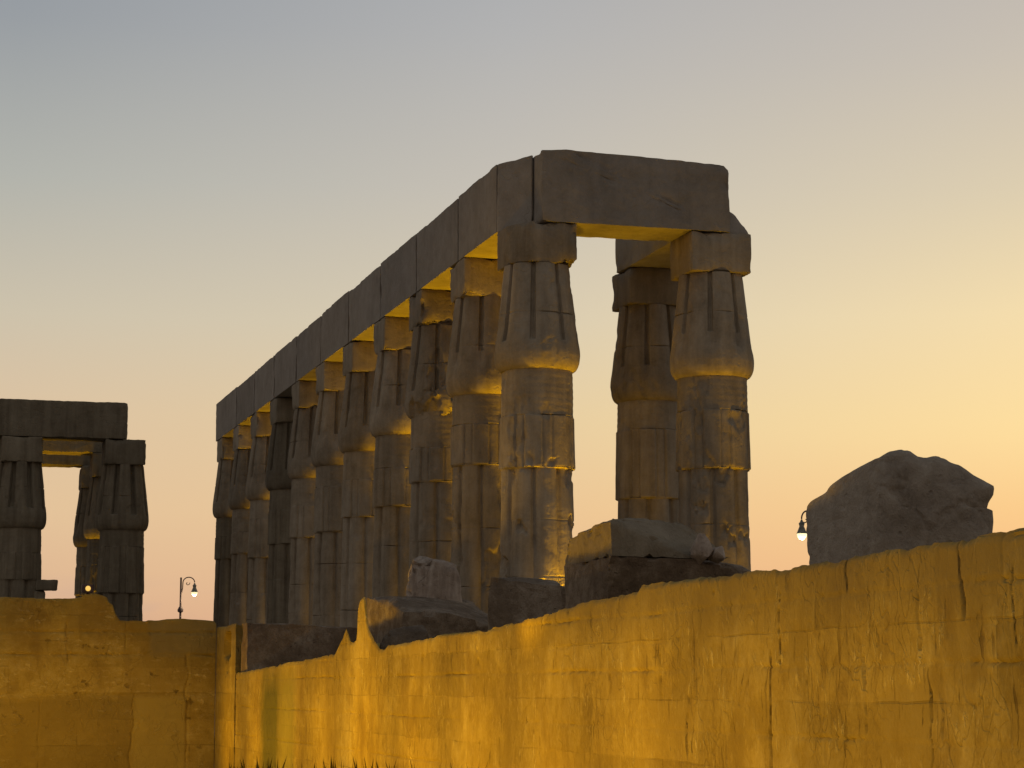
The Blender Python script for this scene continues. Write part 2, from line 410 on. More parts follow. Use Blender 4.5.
W2 = wall_tint(W2, _u(148), _u(225), on_y(150, 655, yc_)[2], on_y(150, 621, yc_)[2], 0.06, (0.22, 0.17, 0.07), 0.7)
W2 = wall_tint(W2, _u(-60), _u(133), -1, on_y(150, 698, yc_)[2], 0.10, (0.24, 0.165, 0.04), 0.7)
M_WALL2 = W2[0]

def plain_mat(name, col, rough=0.6, metal=0.0, emit=None, strength=0.0, noise=0.0):
    m, t, b = new_mat(name); g = G(t)
    b.inputs['Base Color'].default_value = tuple(col) + (1,)
    b.inputs['Roughness'].default_value = rough; b.inputs['Metallic'].default_value = metal
    if noise:
        n = g.noise(g.n('ShaderNodeTexCoord').outputs['Object'], noise, 5)
        c = g.ramp(n, [(0.35, tuple(v * 0.6 for v in col)), (0.65, tuple(min(1, v * 1.3) for v in col))])
        t.links.new(c, b.inputs['Base Color'])
        bn = g.n('ShaderNodeBump', {'Height': n, 'Strength': 0.4, 'Distance': 0.05}); t.links.new(bn.outputs[0], b.inputs['Normal'])
    if emit:
        b.inputs['Emission Color'].default_value = tuple(emit) + (1,); b.inputs['Emission Strength'].default_value = strength
    return m
M_SAND = plain_mat('sandy_ground', (0.26, 0.20, 0.135), 0.95, noise=1.4)
M_METAL = plain_mat('dark_painted_metal', (0.13, 0.085, 0.075), 0.5, 0.3, noise=6)
M_SHADE = plain_mat('grey_lamp_shade_metal', (0.26, 0.24, 0.18), 0.5, 0.2, noise=9)
M_BULB = plain_mat('lit_lamp_glass', (0.9, 0.85, 0.6), 0.3, emit=(1.0, 0.88, 0.45), strength=1.0)
M_BULB2 = plain_mat('bright_lit_lamp_glass', (0.9, 0.9, 0.6), 0.3, emit=(1.0, 0.93, 0.5), strength=1.35)
M_FLOOD = plain_mat('lit_flood_glass', (0.9, 0.7, 0.3), 0.3, emit=(1.0, 0.60, 0.12), strength=0.9)
M_GRASS = plain_mat('dry_grass_blades', (0.07, 0.055, 0.02), 0.8, noise=3)

# ------------------------------------------------------------------ ground
def sheet(name, x0, x1, y0, y1, z, mat):
    o = obj(name, [(x0, y0, z), (x1, y0, z), (x1, y1, z), (x0, y1, z)], [(0, 1, 2, 3)], mat)
    o['kind'] = 'structure'; return o
sheet('ground', -3000, 3000, -500, 5000, 0.0, M_SAND)
def slab(name, x0, x1, y0, y1, z0, z1, mat):
    p = box_pts(x0, x1, y0, y1, z0, z1)
    o = obj(name, p, [(0, 1, 3, 2), (4, 6, 7, 5), (0, 4, 5, 1), (2, 3, 7, 6), (0, 2, 6, 4), (1, 5, 7, 3)], mat)
    o['kind'] = 'structure'; return o
slab('court_floor', 8.15, 60, 7, 100, 0.004, EYE, M_SAND)
slab('lower_court_floor', -25, 8.1, 52, 100, 0.004, EYE - 1.13, M_SAND)

# ------------------------------------------------------------------ walls
def wall_loft(name, us, ztop, fixed, axis, thick, mat, cracks, courses, seed, rows=110, z0=-0.05, relief=0.006, skin=0.03):
    """A wall swept along us; the face looks to -X (axis 'x') or -Y (axis 'y'); top follows ztop."""
    nu = len(us); tr = np.linspace(0, 1, rows)
    U = np.repeat(us[:, None], rows, 1); Z = z0 + (ztop[:, None] - z0) * tr[None, :]
    P = np.stack([U.ravel() * 1.0, np.full(U.size, seed * 5.0), Z.ravel()], 1)
    d = 0.012 * fbm(P * 0.8, 3, seed) + relief * fbm(P * np.array([4, 1, 3.0]), 4, seed + 3)
    d = d + 0.02 * np.clip(fbm(P * np.array([2.3, 1, 2.0]) + 31, 3, seed + 8) - 0.25, 0, 1)
    d = d.reshape(nu, rows)
    wob = 0.05 * fbm(np.stack([np.zeros(rows), np.full(rows, 3.0), z0 + (3.2 - z0) * tr * 2.0], 1), 3, seed + 5)
    for (u0, za, zb, w, dep) in cracks:
        ii = np.where(np.abs(us - u0) < 0.5)[0]
        if not len(ii): continue
        Us, Zs = U[ii], Z[ii]
        zz = np.stack([Zs.ravel() * 3.0, np.full(Zs.size, u0 * 7.3), np.zeros(Zs.size)], 1)
        k = 0.09 * fbm(zz, 4, seed + 6).reshape(Zs.shape); kw = w * (0.35 + 1.0 * smooth(-0.35, 0.35, fbm(zz + 9, 3, seed + 2))).reshape(Zs.shape)
        d[ii] += dep * np.exp(-((Us - u0 - k) / kw) ** 2) * smooth(za - 0.04, za + 0.04, Zs) * (1 - smooth(zb - 0.04, zb + 0.04, Zs))
    for (zc, w, dep) in courses:
        k = 0.02 * fbm(np.stack([U.ravel() * 0.8, np.full(U.size, zc), np.zeros(U.size)], 1), 3, seed + 7).reshape(nu, rows)
        q = np.exp(-((Z - zc - k) / w) ** 2) * (0.35 + 0.65 * smooth(-0.2, 0.3, fbm(np.stack([U.ravel() * 0.7, np.full(U.size, zc + 9), np.zeros(U.size)], 1), 2, seed + 11).reshape(nu, rows)))
        d = d + dep * q
    # the broken upper edge is worn back
    d = d + 0.04 * np.clip(1 - (ztop[:, None] - Z) / 0.06, 0, 1) ** 2 * (0.4 + 0.6 * np.abs(fbm(P * 3.0, 2, seed + 12).reshape(nu, rows)))
    # behind the face the core is lower wherever only a shell of the face still stands
    zb = np.array([ztop[np.abs(us - u) < 0.9].min() for u in us]); zb = np.minimum(ztop, zb + 0.02)
    V = np.zeros((nu, rows + 4, 3))
    offs = np.array([skin, skin + 0.04, thick, thick])
    a, b = (0, 1) if axis == 'x' else (1, 0)
    V[:, :rows, a] = fixed + d; V[:, rows:, a] = fixed + offs[None, :]; V[:, :rows, b] = U; V[:, rows:, b] = us[:, None]
    V[:, :rows, 2] = Z; V[:, rows, 2] = ztop - 0.02; V[:, rows + 1, 2] = zb - 0.04; V[:, rows + 2, 2] = zb - 0.05; V[:, rows + 3, 2] = z0
    m = rows + 4
    i = np.arange(nu - 1)[:, None] * m + np.arange(m)[None, :]
    j = np.arange(nu - 1)[:, None] * m + (np.arange(m)[None, :] + 1) % m
    fs = np.stack([i.ravel(), j.ravel(), (j + m).ravel(), (i + m).ravel()], 1).tolist()
    fs += [list(range(m)), list(range((nu - 1) * m, nu * m))]
    return obj(name, V.reshape(-1, 3), fs, mat, sharp=60)

WX = 7.0
prof = [(237, 673), (260, 668.5), (290, 662.5), (320, 657), (334, 654), (337.5, 648), (341, 640), (343.5, 634), (345.5, 628), (347.5, 634), (349, 642), (352, 643.5), (356, 641), (357.2, 630), (358, 612), (359.5, 600.5), (362, 597.5), (363.8, 599), (364.6, 608), (366, 622), (368.5, 632), (373, 640),
        (378, 649.5), (384, 648.5), (386, 646), (400, 643), (432, 637), (440, 634.5), (480, 629.5), (500, 626.5), (520, 621), (540, 616), (560, 608.5), (600, 599.5), (615, 597.5), (617, 595), (636, 592.5), (640, 586), (642, 584.5), (660, 582.5),
        (700, 577.5), (755, 571.5), (770, 570), (800, 565.5), (850, 557.5), (852, 556), (905, 548), (907, 546.5), (950, 540.5), (958, 538.5), (963, 541), (967, 537), (1000, 531), (1024, 526.5), (1060, 519), (1150, 505), (1250, 492)]
py = []; pz = []
for (x, y) in prof:
    q = on_x(x, y, WX); py.append(q[1]); pz.append(q[2])
py = np.array(py); pz = np.array(pz)
pxs = np.concatenate([np.linspace(237, 1024, 760), np.linspace(1026, 1250, 90)])
us = np.array([on_x(x, 600, WX)[1] for x in pxs])
zt = np.interp(us, py[::-1], pz[::-1])
zt = zt + 0.008 * fbm(np.stack([us * 3.0, us * 0, us * 0], 1), 4, 2)
zt = zt + 0.035 * fbm(np.stack([us * 5.0, us * 0 + 3, us * 0], 1), 3, 8) * np.exp(-((us - 32.8) / 2.2) ** 2)
jag = np.round(fbm(np.stack([us * 1.1, us * 0 + 4, us * 0], 1), 2, 5) * 3) / 3
zt = zt + 0.012 * jag - 0.06 * np.clip(fbm(np.stack([us * 3.4, us * 0 + 7, us * 0], 1), 3, 9) - 0.22, 0, 1) + 0.012 * fbm(np.stack([us * 9, us * 0 + 2, us * 0], 1), 3, 4)
crk = []
for (x, ya, yb, w, dep) in ((848, 556, 590, .014, .06), (769.5, 655, 780, .014, .06), (780, 588, 668, .010, .05), (959, 545, 616, .012, .06), (1011, 566, 645, .012, .05), (567, 602, 652, .012, .05), (714, 576, 600, .012, .05),
                            (610, 650, 700, .008, .03), (660, 655, 700, .008, .035), (863, 655, 690, .01, .03), (478, 640, 680, .02, .04), (520, 640, 700, .014, .03), (422, 655, 700, .02, .04), (688, 680, 768, .008, .025), (930, 690, 770, .008, .03)):
    a = on_x(x, ya, WX); c = on_x(x, yb, WX); crk.append((a[1], c[2], a[2], w * 1.0, dep))
rj = random.Random(12)
lev = [EYE - 1.45, EYE - 0.95, EYE - 0.38, EYE + 0.17, EYE + 0.70, EYE + 1.25]
for a_, b2_ in zip(lev[:-1], lev[1:]):
    u_ = 9.0 + rj.uniform(0, 1.2)
    while u_ < 46:
        crk.append((u_, a_ + 0.02, b2_ - 0.02, .009 + 0.0006 * (u_ - 9), .014 * rj.uniform(0.1, 1.2))); u_ += rj.uniform(0.9, 2.1)
crs = [(EYE - 0.95, .012, .02), (EYE - 0.38, .010, .022), (EYE + 0.17, .010, .028), (EYE + 0.43, .007, .012), (EYE + 0.70, .010, .026), (EYE + 0.98, .009, .02)]
w = wall_loft('temple_wall', us, zt, WX, 'x', 1.05, M_WALL, crk, crs, 21, rows=130)
tag(w, 'long floodlit golden stone wall with jagged sloping top running across the foreground', 'stone wall')

# corner pier: its lit side flush with the wall, a dark slit down the middle
pa = on_x(236.5, 640, WX)[1]; pb = on_x(217.5, 640, WX)[1]
pus = np.linspace(pb, pa, 70)
ptop = np.interp(pus, [pa, on_x(232, 640, WX)[1], on_x(226, 640, WX)[1], pb], [on_x(236, 623.5, WX)[2], on_x(232, 624, WX)[2], on_x(226, 626.5, WX)[2], on_x(218, 627, WX)[2]])
slit = [(on_x(228.3, 650, WX)[1], on_x(228, 672, WX)[2], on_x(228, 633, WX)[2], .26, .8)]
pier = wall_loft('stone_pier', pus, ptop, WX - 0.02, 'x', 2.15, M_WALL, slit, [(EYE + 0.3, .02, .03)], 33, rows=80)
tag(pier, 'bright yellow stone pier with a dark vertical slit where two walls meet', 'stone pier')
YC = pb + 0.02
lp = [(-220, 590), (-120, 600), (-30, 597), (0, 597), (34, 597.6), (36, 598.6), (70, 598.4), (82, 596.6), (84, 594.6), (98, 594.2), (107, 597), (109, 602), (113, 605), (115, 612), (118, 617.5), (120, 620), (146, 620.6), (148, 619.4), (182, 618.8), (206, 620.2), (214, 621), (216, 623), (219, 625)]
lx = np.array([on_y(x, y, YC)[0] for x, y in lp]); lz = np.array([on_y(x, y, YC)[2] for x, y in lp])
lus = np.linspace(lx[0], WX - 0.03, 420)
lzt = np.interp(lus, lx, lz) + 0.012 * fbm(np.stack([lus * 5, lus * 0, lus * 0], 1), 4, 3) - 0.05 * np.clip(fbm(np.stack([lus * 3.0, lus * 0 + 5, lus * 0], 1), 3, 6) - 0.2, 0, 1)
lcr = []
for (x, ya, yb, w_, dep) in ((68, 622, 665, .02, .03), (133, 690, 780, .02, .03), (188, 655, 770, .02, .03), (127, 620, 652, .02, .03), (40, 700, 770, .02, .02)):
    a = on_y(x, ya, YC); c = on_y(x, yb, YC); lcr.append((a[0], c[2], a[2], w_, dep))
lw = wall_loft('cross_wall', lus, lzt, YC, 'y', 1.2, M_WALL2, lcr, [(on_y(170, 655, YC)[2], .02, .05), (on_y(60, 632, YC)[2], .02, .03), (on_y(60, 695, YC)[2], .02, .03)], 44, rows=100, relief=0.012)
tag(lw, 'dim ochre cross wall at the left with a step down in its broken top', 'stone wall')

# ------------------------------------------------------------------ columns
NT = 240
TH = np.arange(NT) * 2 * math.pi / NT
def ring_mesh(zs, rfun, mat, name, parent, seed, rough=0.008, chip=0.03, chipz=None, drums=(), sharp=27):
    zs = np.array(zs); nz = len(zs)
    T = np.repeat(TH[None, :], nz, 0); Z = np.repeat(zs[:, None], NT, 1)
    r = rfun(T, Z)
    P = np.stack([(r * np.cos(T)).ravel(), (r * np.sin(T)).ravel(), Z.ravel()], 1)
    n = rough * fbm(P * 2.2 + seed * 7.7, 4, seed).reshape(nz, NT)
    c = fbm(P * np.array([2.4, 2.4, 1.7]) + seed * 3.1 + 11, 4, seed + 4).reshape(nz, NT)
    cm = chip * smooth(0.16, 0.34, c) * (0.6 + 0.4 * fbm(P * 7 + 3, 2, seed + 7).reshape(nz, NT))
    if chipz is not None: cm = cm * chipz(Z)
    r = r + n - cm
    for (zd, wd, dd) in drums:
        k = 0.02 * fbm(np.stack([np.cos(T.ravel()) * 1.5, np.sin(T.ravel()) * 1.5, np.full(T.size, zd)], 1), 2, seed + 2).reshape(nz, NT)
        r = r - dd * (0.3 + 1.5 * smooth(-.1, .4, fbm(np.stack([np.cos(T.ravel()) * 2, np.sin(T.ravel()) * 2, np.full(T.size, zd + 5)], 1), 2, seed + 3).reshape(nz, NT))) * np.exp(-((Z - zd - k) / wd) ** 2)
    V = np.stack([r * np.cos(T), r * np.sin(T), Z], 2).reshape(-1, 3)
    i = np.arange(nz - 1)[:, None] * NT + np.arange(NT)[None, :]
    j = np.arange(nz - 1)[:, None] * NT + (np.arange(NT)[None, :] + 1) % NT
    fs = np.stack([i.ravel(), j.ravel(), (j + NT).ravel(), (i + NT).ravel()], 1).tolist()
    fs += [list(range(NT)), list(range((nz - 1) * NT, nz * NT))]
    return obj(name, V, fs, mat, parent, sharp=sharp)

def zlist(a, b, step, extra=()):
    z = list(np.arange(a, b, step)) + [b]
    for e in extra: z += [e - 0.02, e - 0.006, e + 0.006, e + 0.02]
    return sorted(set(round(v, 4) for v in z if a <= v <= b))

def lobes(T, ph=0.0):
    return np.abs(np.cos(4 * (T - ph)))          # 1 on a stem, 0 in the furrow between stems
def furrow(T, half, ph=0.0):                      # 1 inside the narrow recess between stems
    d = np.abs(((T - ph - math.pi / 8 + math.pi / 8) % (math.pi / 4)) - math.pi / 8)
    return 1 - smooth(half * 0.85, half * 1.15, d)

ZBELL, ZAB, ZTOP = 6.02, 8.08, 8.87
def column(x, y, z, seed, label, group, mats=None, ledge=4.35, panel=5.35, damage=0.0, recess=6.75, worn=0.035, abacus_chip=0.10, kin=1.0, kw=0.065, panel_k=1.0, broken_abacus=False):
    ms, mc, ma = mats or (M_COL, M_COL, M_COL)
    root = empty('papyrus_column', (x, y, z))
    tag(root, label, 'column', group)
    rs = np.random.RandomState(seed)
    ledge += rs.uniform(-.32, .22); panel += rs.uniform(-.22, .16); worn = worn + rs.uniform(0, .03)
    drums = [(zz, .008, .022) for zz in (1.05 + rs.uniform(-.15, .15), 2.1 + rs.uniform(-.2, .2), 3.15 + rs.uniform(-.2, .2), ledge + 0.02, panel)]
    def shaft_r(T, Z):
        base = np.interp(Z, [0, 0.35, 1.0, 2.0, 3.2, 4.4, 6.1], [0.70, 0.77, 0.785, 0.765, 0.74, 0.715, 0.685])
        low = 1 - smooth(ledge - 0.012, ledge + 0.012, Z)
        k = low * 0.105 + (1 - low) * 0.012
        r = base * (1 - k * (1 - lobes(T)) ** 1.3)
        r = r - low * 0.025 - low * 0.035 * furrow(T, 0.075) * smooth(2.2, 3.2, Z)
        # bundles of little stems let in between the large ones, ending at the ledge
        pz = smooth(ledge, ledge + 0.02, Z) * (1 - smooth(panel - 0.015, panel + 0.015, Z))
        r = r + pz * panel_k * (0.022 * furrow(T, 0.24) - 0.03 * (furrow(T, 0.275) - furrow(T, 0.24)))
        # bands tied under the capital
        bz = smooth(panel, panel + 0.02, Z)
        r = r + bz * 0.003 * np.cos((Z - panel) * 2 * math.pi / 0.13)
        return r
    ring_mesh(zlist(0, 6.12, 0.04, [ledge, panel] + [d[0] for d in drums]), shaft_r, ms, 'shaft', root, seed, 0.014, worn, lambda Z: 1.0 - 0.6 * smooth(3.4, 4.6, Z), drums)
    rec = recess + rs.uniform(-.2, .15)
    def cap_r(T, Z):
        base = np.interp(Z, [ZBELL, ZBELL + .03, ZBELL + .09, ZBELL + .18, ZBELL + .32, ZBELL + .50, 6.75, 7.1, 7.5, ZAB], [0.70, 0.75, 0.79, 0.82, 0.834, 0.826, 0.802, 0.762, 0.712, 0.642])
        up = smooth(6.4, 6.8, Z)
        r = base * (1 - 0.075 * up * (1 - lobes(T)) ** 1.2)
        fz = smooth(rec, rec + 0.03, Z)
        r = r - fz * 0.06 * kin * furrow(T, kw)
        # fine calyx lines on the underside of the bell
        r = r - 0.006 * (1 - smooth(6.35, 6.6, Z)) * (np.exp(-((((T * 8 / math.pi) % 1) - 0.5) / 0.06) ** 2))
        return r
    cd = [(7.1 + rs.uniform(-.2, .2), .012, .02)]
    def czf(Z): return 1.0 + damage * 1.2 * (1 - smooth(6.5, 7.0, Z))
    ring_mesh(zlist(ZBELL, ZAB, 0.035, [cd[0][0], rec]), cap_r, mc, 'capital', root, seed + 100, 0.010 + 0.03 * damage, 0.03 + 0.05 * damage, czf, cd)
    a = 0.635
    pts = box_pts(-a, a, -a, a, ZAB - 0.005, ZTOP)
    if broken_abacus:
        pts = [p for p in pts if not (p[0] < 0 and p[1] < 0)] + [(-0.30, -a, ZTOP), (-0.30, -a, ZAB), (-a, -0.05, ZTOP), (-a, -0.22, ZAB)]
    stone('abacus', pts, ma, parent=root, L=0.08, rounding=1, amp=0.012, seed=seed + 200, chip=abacus_chip, fine=0.006)
    return root

order = ['first', 'second', 'third', 'fourth', 'fifth', 'sixth', 'seventh', 'eighth', 'ninth', 'tenth', 'last']
extra = {0: 'nearest column of the long row, at the corner, with a cracked lower shaft',
         1: 'second column of the long row, behind the corner column, its bell bottom glowing yellow',
         2: 'third column of the long row, its bell broken away at the bottom',
         3: 'fourth column of the long row, with a low yellow-lit bell rim',
         4: 'fifth column of the long row, counted from the near corner',
         5: 'sixth column of the long row, counted from the near corner, its bell unlit',
         6: 'seventh column of the long row, just in front of the unlit dark grey one',
         7: 'unlit dark grey column, eighth of the long row',
         8: 'ninth column of the long row, just behind the unlit dark grey one',
         9: 'second farthest column of the long row, with a broken abacus',
         10: 'farthest column of the long row, standing against the open sky'}
GA = 'papyrus columns of the long row'
for i in range(11):
    kw = {}
    if i == 0: kw = dict(worn=0.13, broken_abacus=True, abacus_chip=0.22, panel_k=0.8)
    if i == 2: kw = dict(damage=1.0, abacus_chip=0.16)
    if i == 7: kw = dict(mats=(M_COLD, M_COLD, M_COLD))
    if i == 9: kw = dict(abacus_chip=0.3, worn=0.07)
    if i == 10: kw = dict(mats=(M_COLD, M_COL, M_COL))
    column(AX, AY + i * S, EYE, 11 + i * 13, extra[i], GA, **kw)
column(BX, AY, EYE, 301, 'thick papyrus column at the right end of the front architrave, above the big block', 'papyrus columns of the short row', worn=0.11)
column(BX + 0.03, AY + S, EYE, 317, 'papyrus column behind the right end one, seen through the gateway gap', 'papyrus columns of the short row', ledge=4.1)
# the far colonnade at the left, on a lower floor
LY = 70.0; LZ = EYE - 1.13
LX0, LX1 = 3.82, 6.99
GL = 'papyrus columns of the left colonnade'
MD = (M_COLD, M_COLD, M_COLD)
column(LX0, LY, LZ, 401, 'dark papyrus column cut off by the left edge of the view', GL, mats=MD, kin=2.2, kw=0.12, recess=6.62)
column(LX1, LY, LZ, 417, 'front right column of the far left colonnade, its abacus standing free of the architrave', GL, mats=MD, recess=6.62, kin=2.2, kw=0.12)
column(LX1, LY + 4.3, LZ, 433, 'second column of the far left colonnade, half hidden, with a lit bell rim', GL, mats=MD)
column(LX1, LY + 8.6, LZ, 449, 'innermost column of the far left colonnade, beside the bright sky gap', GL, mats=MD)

# ------------------------------------------------------------------ architraves
ZA0 = EYE + ZTOP
GR = 'architrave blocks of the long row'
tops = [10.24, 10.22, 10.24, 10.21, 10.25, 10.22, 10.23, 10.22, 10.2, 10.24, 10.22]
def arch(y0, y1, top, label, seed, x0=AX - 0.64, x1=AX + 0.60, grp=GR, dz=0.0):
    stone('architrave_block', box_pts(x0, x1, y0, y1, ZA0 + 0.003, EYE + top + dz), M_ARCH, label, 'architrave block', grp, L=0.10, rounding=0, amp=0.012, seed=seed, chip=0.035, fine=0.005)
names = ['between the second column and the corner', 'between the second and third columns', 'between the third and fourth columns', 'between the fourth and fifth columns', 'between the fifth and sixth columns',
         'between the sixth and seventh columns', 'between the seventh column and the dark grey one', 'between the dark grey column and the ninth', 'between the ninth and tenth columns', 'above the two farthest columns']
# the first one ends in a slanting break over the corner column
y1 = AY + S - 0.20; x0 = AX - 0.64; x1 = AX + 0.6; z0 = ZA0 + 0.003; z1 = EYE + 10.24
arch(AY + 0.64, y1, 10.24, 'long stone architrave block of the long row ' + names[0], 71)
pts = [(x, y, z) for (x, y) in ((x0 + 0.01, AY + 0.61), (x0 + 0.01, AY + 0.52), (x0 + 0.50, AY - 0.12), (x0 + 0.535, AY - 0.10), (x0 + 0.535, AY + 0.61)) for z in (z0, z1 + (0.04 if x > x0 + 0.2 else -0.01))]
stone('corner_stone', pts, M_ARCH, 'broken corner stone wedged over the near column between row and front architrave', 'broken stone', L=0.08, rounding=0, amp=0.014, seed=69, chip=0.05)
for i in range(1, 10):
    a = AY + i * S - 0.10; b = AY + (i + 1) * S - 0.20
    if i == 9: b = AY + 10 * S + 0.95
    arch(a, b, tops[i], 'stone architrave block of the long row ' + names[i], 71 + i)
# front architrave, from the corner to the right-hand column
fx0, fx1 = AX - 0.09, BX + 0.16
pts = [(fx0, AY - 0.66, z0), (fx0 + 0.01, AY - 0.66, EYE + 10.26), (fx0, AY + 0.6, z0), (fx0 + 0.01, AY + 0.6, EYE + 10.26), (fx1, AY - 0.66, z0), (fx1, AY - 0.66, EYE + 10.12), (fx1 - 0.08, AY - 0.66, EYE + 10.22), (fx1, AY + 0.6, z0), (fx1, AY + 0.6, EYE + 10.12), (fx1 - 0.08, AY + 0.6, EYE + 10.22), (fx0 + 0.5, AY - 0.66, EYE + 10.3), (fx0 + 0.5, AY + 0.6, EYE + 10.3)]
stone('front_architrave', pts, M_ARCH, 'wide front architrave block bridging the corner column and the right end column', 'architrave block', L=0.075, rounding=0, amp=0.010, seed=90, chip=0.05, fine=0.006)
# short row architrave, running back from the right-hand column
pts = box_pts(BX - 0.60, BX + 0.5, AY + 0.64, AY + S + 0.42, z0, EYE + 9.85)
stone('architrave_block', pts, M_ARCH, 'architrave block running back from the right end column to the one behind it', 'architrave block', L=0.13, rounding=1, amp=0.016, seed=95, chip=0.08)
pts = [(BX + 0.172, AY - 0.45, z0), (BX + 0.66, AY - 0.45, z0), (BX + 0.66, AY + 0.5, z0), (BX + 0.172, AY + 0.5, z0), (BX + 0.172, AY - 0.4, EYE + 9.40), (BX + 0.172, AY + 0.5, EYE + 9.40), (BX + 0.36, AY + 0.5, EYE + 9.3), (BX + 0.36, AY - 0.4, EYE + 9.3), (BX + 0.62, AY + 0.5, EYE + 9.0), (BX + 0.62, AY - 0.4, EYE + 9.0)]
stone('broken_stone', pts, M_ARCH, 'small slanting broken stone on the right end column beside the front architrave', 'broken stone', L=0.06, rounding=1, amp=0.015, seed=97, chip=0.04)
# left colonnade
lz0 = LZ + ZTOP + 0.003
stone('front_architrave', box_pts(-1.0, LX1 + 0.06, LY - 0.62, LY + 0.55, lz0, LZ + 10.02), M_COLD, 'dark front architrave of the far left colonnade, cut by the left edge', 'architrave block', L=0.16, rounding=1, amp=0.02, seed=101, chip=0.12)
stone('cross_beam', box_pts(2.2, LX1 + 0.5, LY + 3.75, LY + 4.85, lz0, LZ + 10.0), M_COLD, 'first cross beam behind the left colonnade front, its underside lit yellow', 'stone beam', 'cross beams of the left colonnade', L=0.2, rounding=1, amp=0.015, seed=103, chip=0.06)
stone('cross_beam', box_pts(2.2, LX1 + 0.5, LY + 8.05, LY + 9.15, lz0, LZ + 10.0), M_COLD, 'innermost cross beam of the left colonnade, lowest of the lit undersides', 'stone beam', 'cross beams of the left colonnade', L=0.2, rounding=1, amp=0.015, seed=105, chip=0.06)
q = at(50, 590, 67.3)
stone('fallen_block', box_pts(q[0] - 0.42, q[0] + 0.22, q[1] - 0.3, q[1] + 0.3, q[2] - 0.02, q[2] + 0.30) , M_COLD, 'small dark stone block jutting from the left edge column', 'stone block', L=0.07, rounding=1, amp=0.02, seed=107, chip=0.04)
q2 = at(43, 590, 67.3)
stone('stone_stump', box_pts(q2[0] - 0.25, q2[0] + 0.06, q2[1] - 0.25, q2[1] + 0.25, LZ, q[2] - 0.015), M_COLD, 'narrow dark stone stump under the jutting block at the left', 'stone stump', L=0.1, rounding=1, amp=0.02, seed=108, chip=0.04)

# left colonnade's own floodlights
for (x, y, w_) in ((5.0, LY + 2.0, 1300), (5.0, LY + 6.3, 1500), (5.0, LY + 10.4, 1500), (3.9, LY - 0.2, 500)):
    spot((x, y, LZ + 0.15), (x - 0.3, y + 0.3, LZ + 9), w_, 34, 0.6)
for (y, w_) in ((LY + 4.3, 1800), (LY + 8.6, 600)):
    spot((LX1 - 0.55, y - 0.72, LZ + 0.12), (LX1 - 0.5, y - 0.66, LZ + 9), w_, 38, 0.7, radius=0.06)

# ------------------------------------------------------------------ fallen stones along the wall top
# dark cross block beyond the notch, beside the pier
a = on_y(238.5, 625, pa + 0.3); b_ = on_y(346, 629, pa + 0.3)
pts = [(WX + 0.08, pa + 0.08, EYE), (WX + 0.08, pa + 0.08, on_x(237, 624, WX)[2]), (b_[0], pa + 0.08, EYE), (b_[0], pa + 0.08, on_y(346, 629, pa)[2]), (WX + 1.0, pa + 0.08, on_y(300, 624.5, pa)[2])]
# stands clear of the pier's front
dY = -0.95
pts = [(p[0] + 0.0, p[1] + dY, p[2]) for p in pts]
pts += [(p[0], p[1] + 0.75, p[2]) for p in pts]
pts = [(max(p[0], WX + 1.10) if False else p[0], p[1], p[2]) for p in pts]
stone('long_block', [(p[0], p[1], p[2]) for p in pts], M_ROCK, 'long flat-topped dark brown block in the notch beside the yellow pier', 'stone block', L=0.13, rounding=0, amp=0.012, seed=121, chip=0.08)

def px(x, y, D): return tuple(at(x, y, D))
def floor_of(p): return (p[0], p[1], EYE)
# wedge boulder right of the fin
D0 = 36.0
top = [px(366, 597.5, D0 + 1.5), px(380, 595.5, D0 + 0.9), px(396, 598, D0 + 0.3), px(440, 597.5, D0 + 2.3), px(470, 601, D0 + 2.3), px(496, 621, D0 + 0.8), px(403, 612, D0 - 0.5), px(450, 613, D0 - 0.3), px(490, 624, D0 + 0.1)]
low = [floor_of(px(367, 640, D0 + 1.5)), floor_of(px(400, 648, D0 - 0.45)), floor_of(px(497, 640, D0 + 0.6)), floor_of(px(470, 640, D0 + 2.6)), floor_of(px(380, 640, D0 + 2.4)), px(402, 632, D0 - 0.45)]
stone('wedge_boulder', top + low, M_ROCK, 'large grey-topped wedge boulder with a lit left end beside the wall spike', 'boulder', L=0.09, rounding=0, amp=0.025, scale=2.2, seed=131, chip=0.10)
D1 = 33.5
top = [px(379, 643, D1), px(388, 632, D1), px(406, 626, D1 + 0.1), px(424, 624.5, D1 + 0.3), px(428, 633, D1), px(430, 640, D1)]
low = [floor_of(px(378, 650, D1)), floor_of(px(434, 645, D1)), floor_of(px(400, 650, D1 - 0.4)), floor_of(px(426, 640, D1 + 0.8)), floor_of(px(385, 640, D1 + 0.7)), px(400, 628, D1 + 0.8), px(422, 626, D1 + 0.9)]
stone('low_rock', top + low, M_ROCK, 'low dark rock in front of the wedge boulder', 'rock', L=0.07, rounding=0, amp=0.025, scale=2.6, seed=137, chip=0.08)
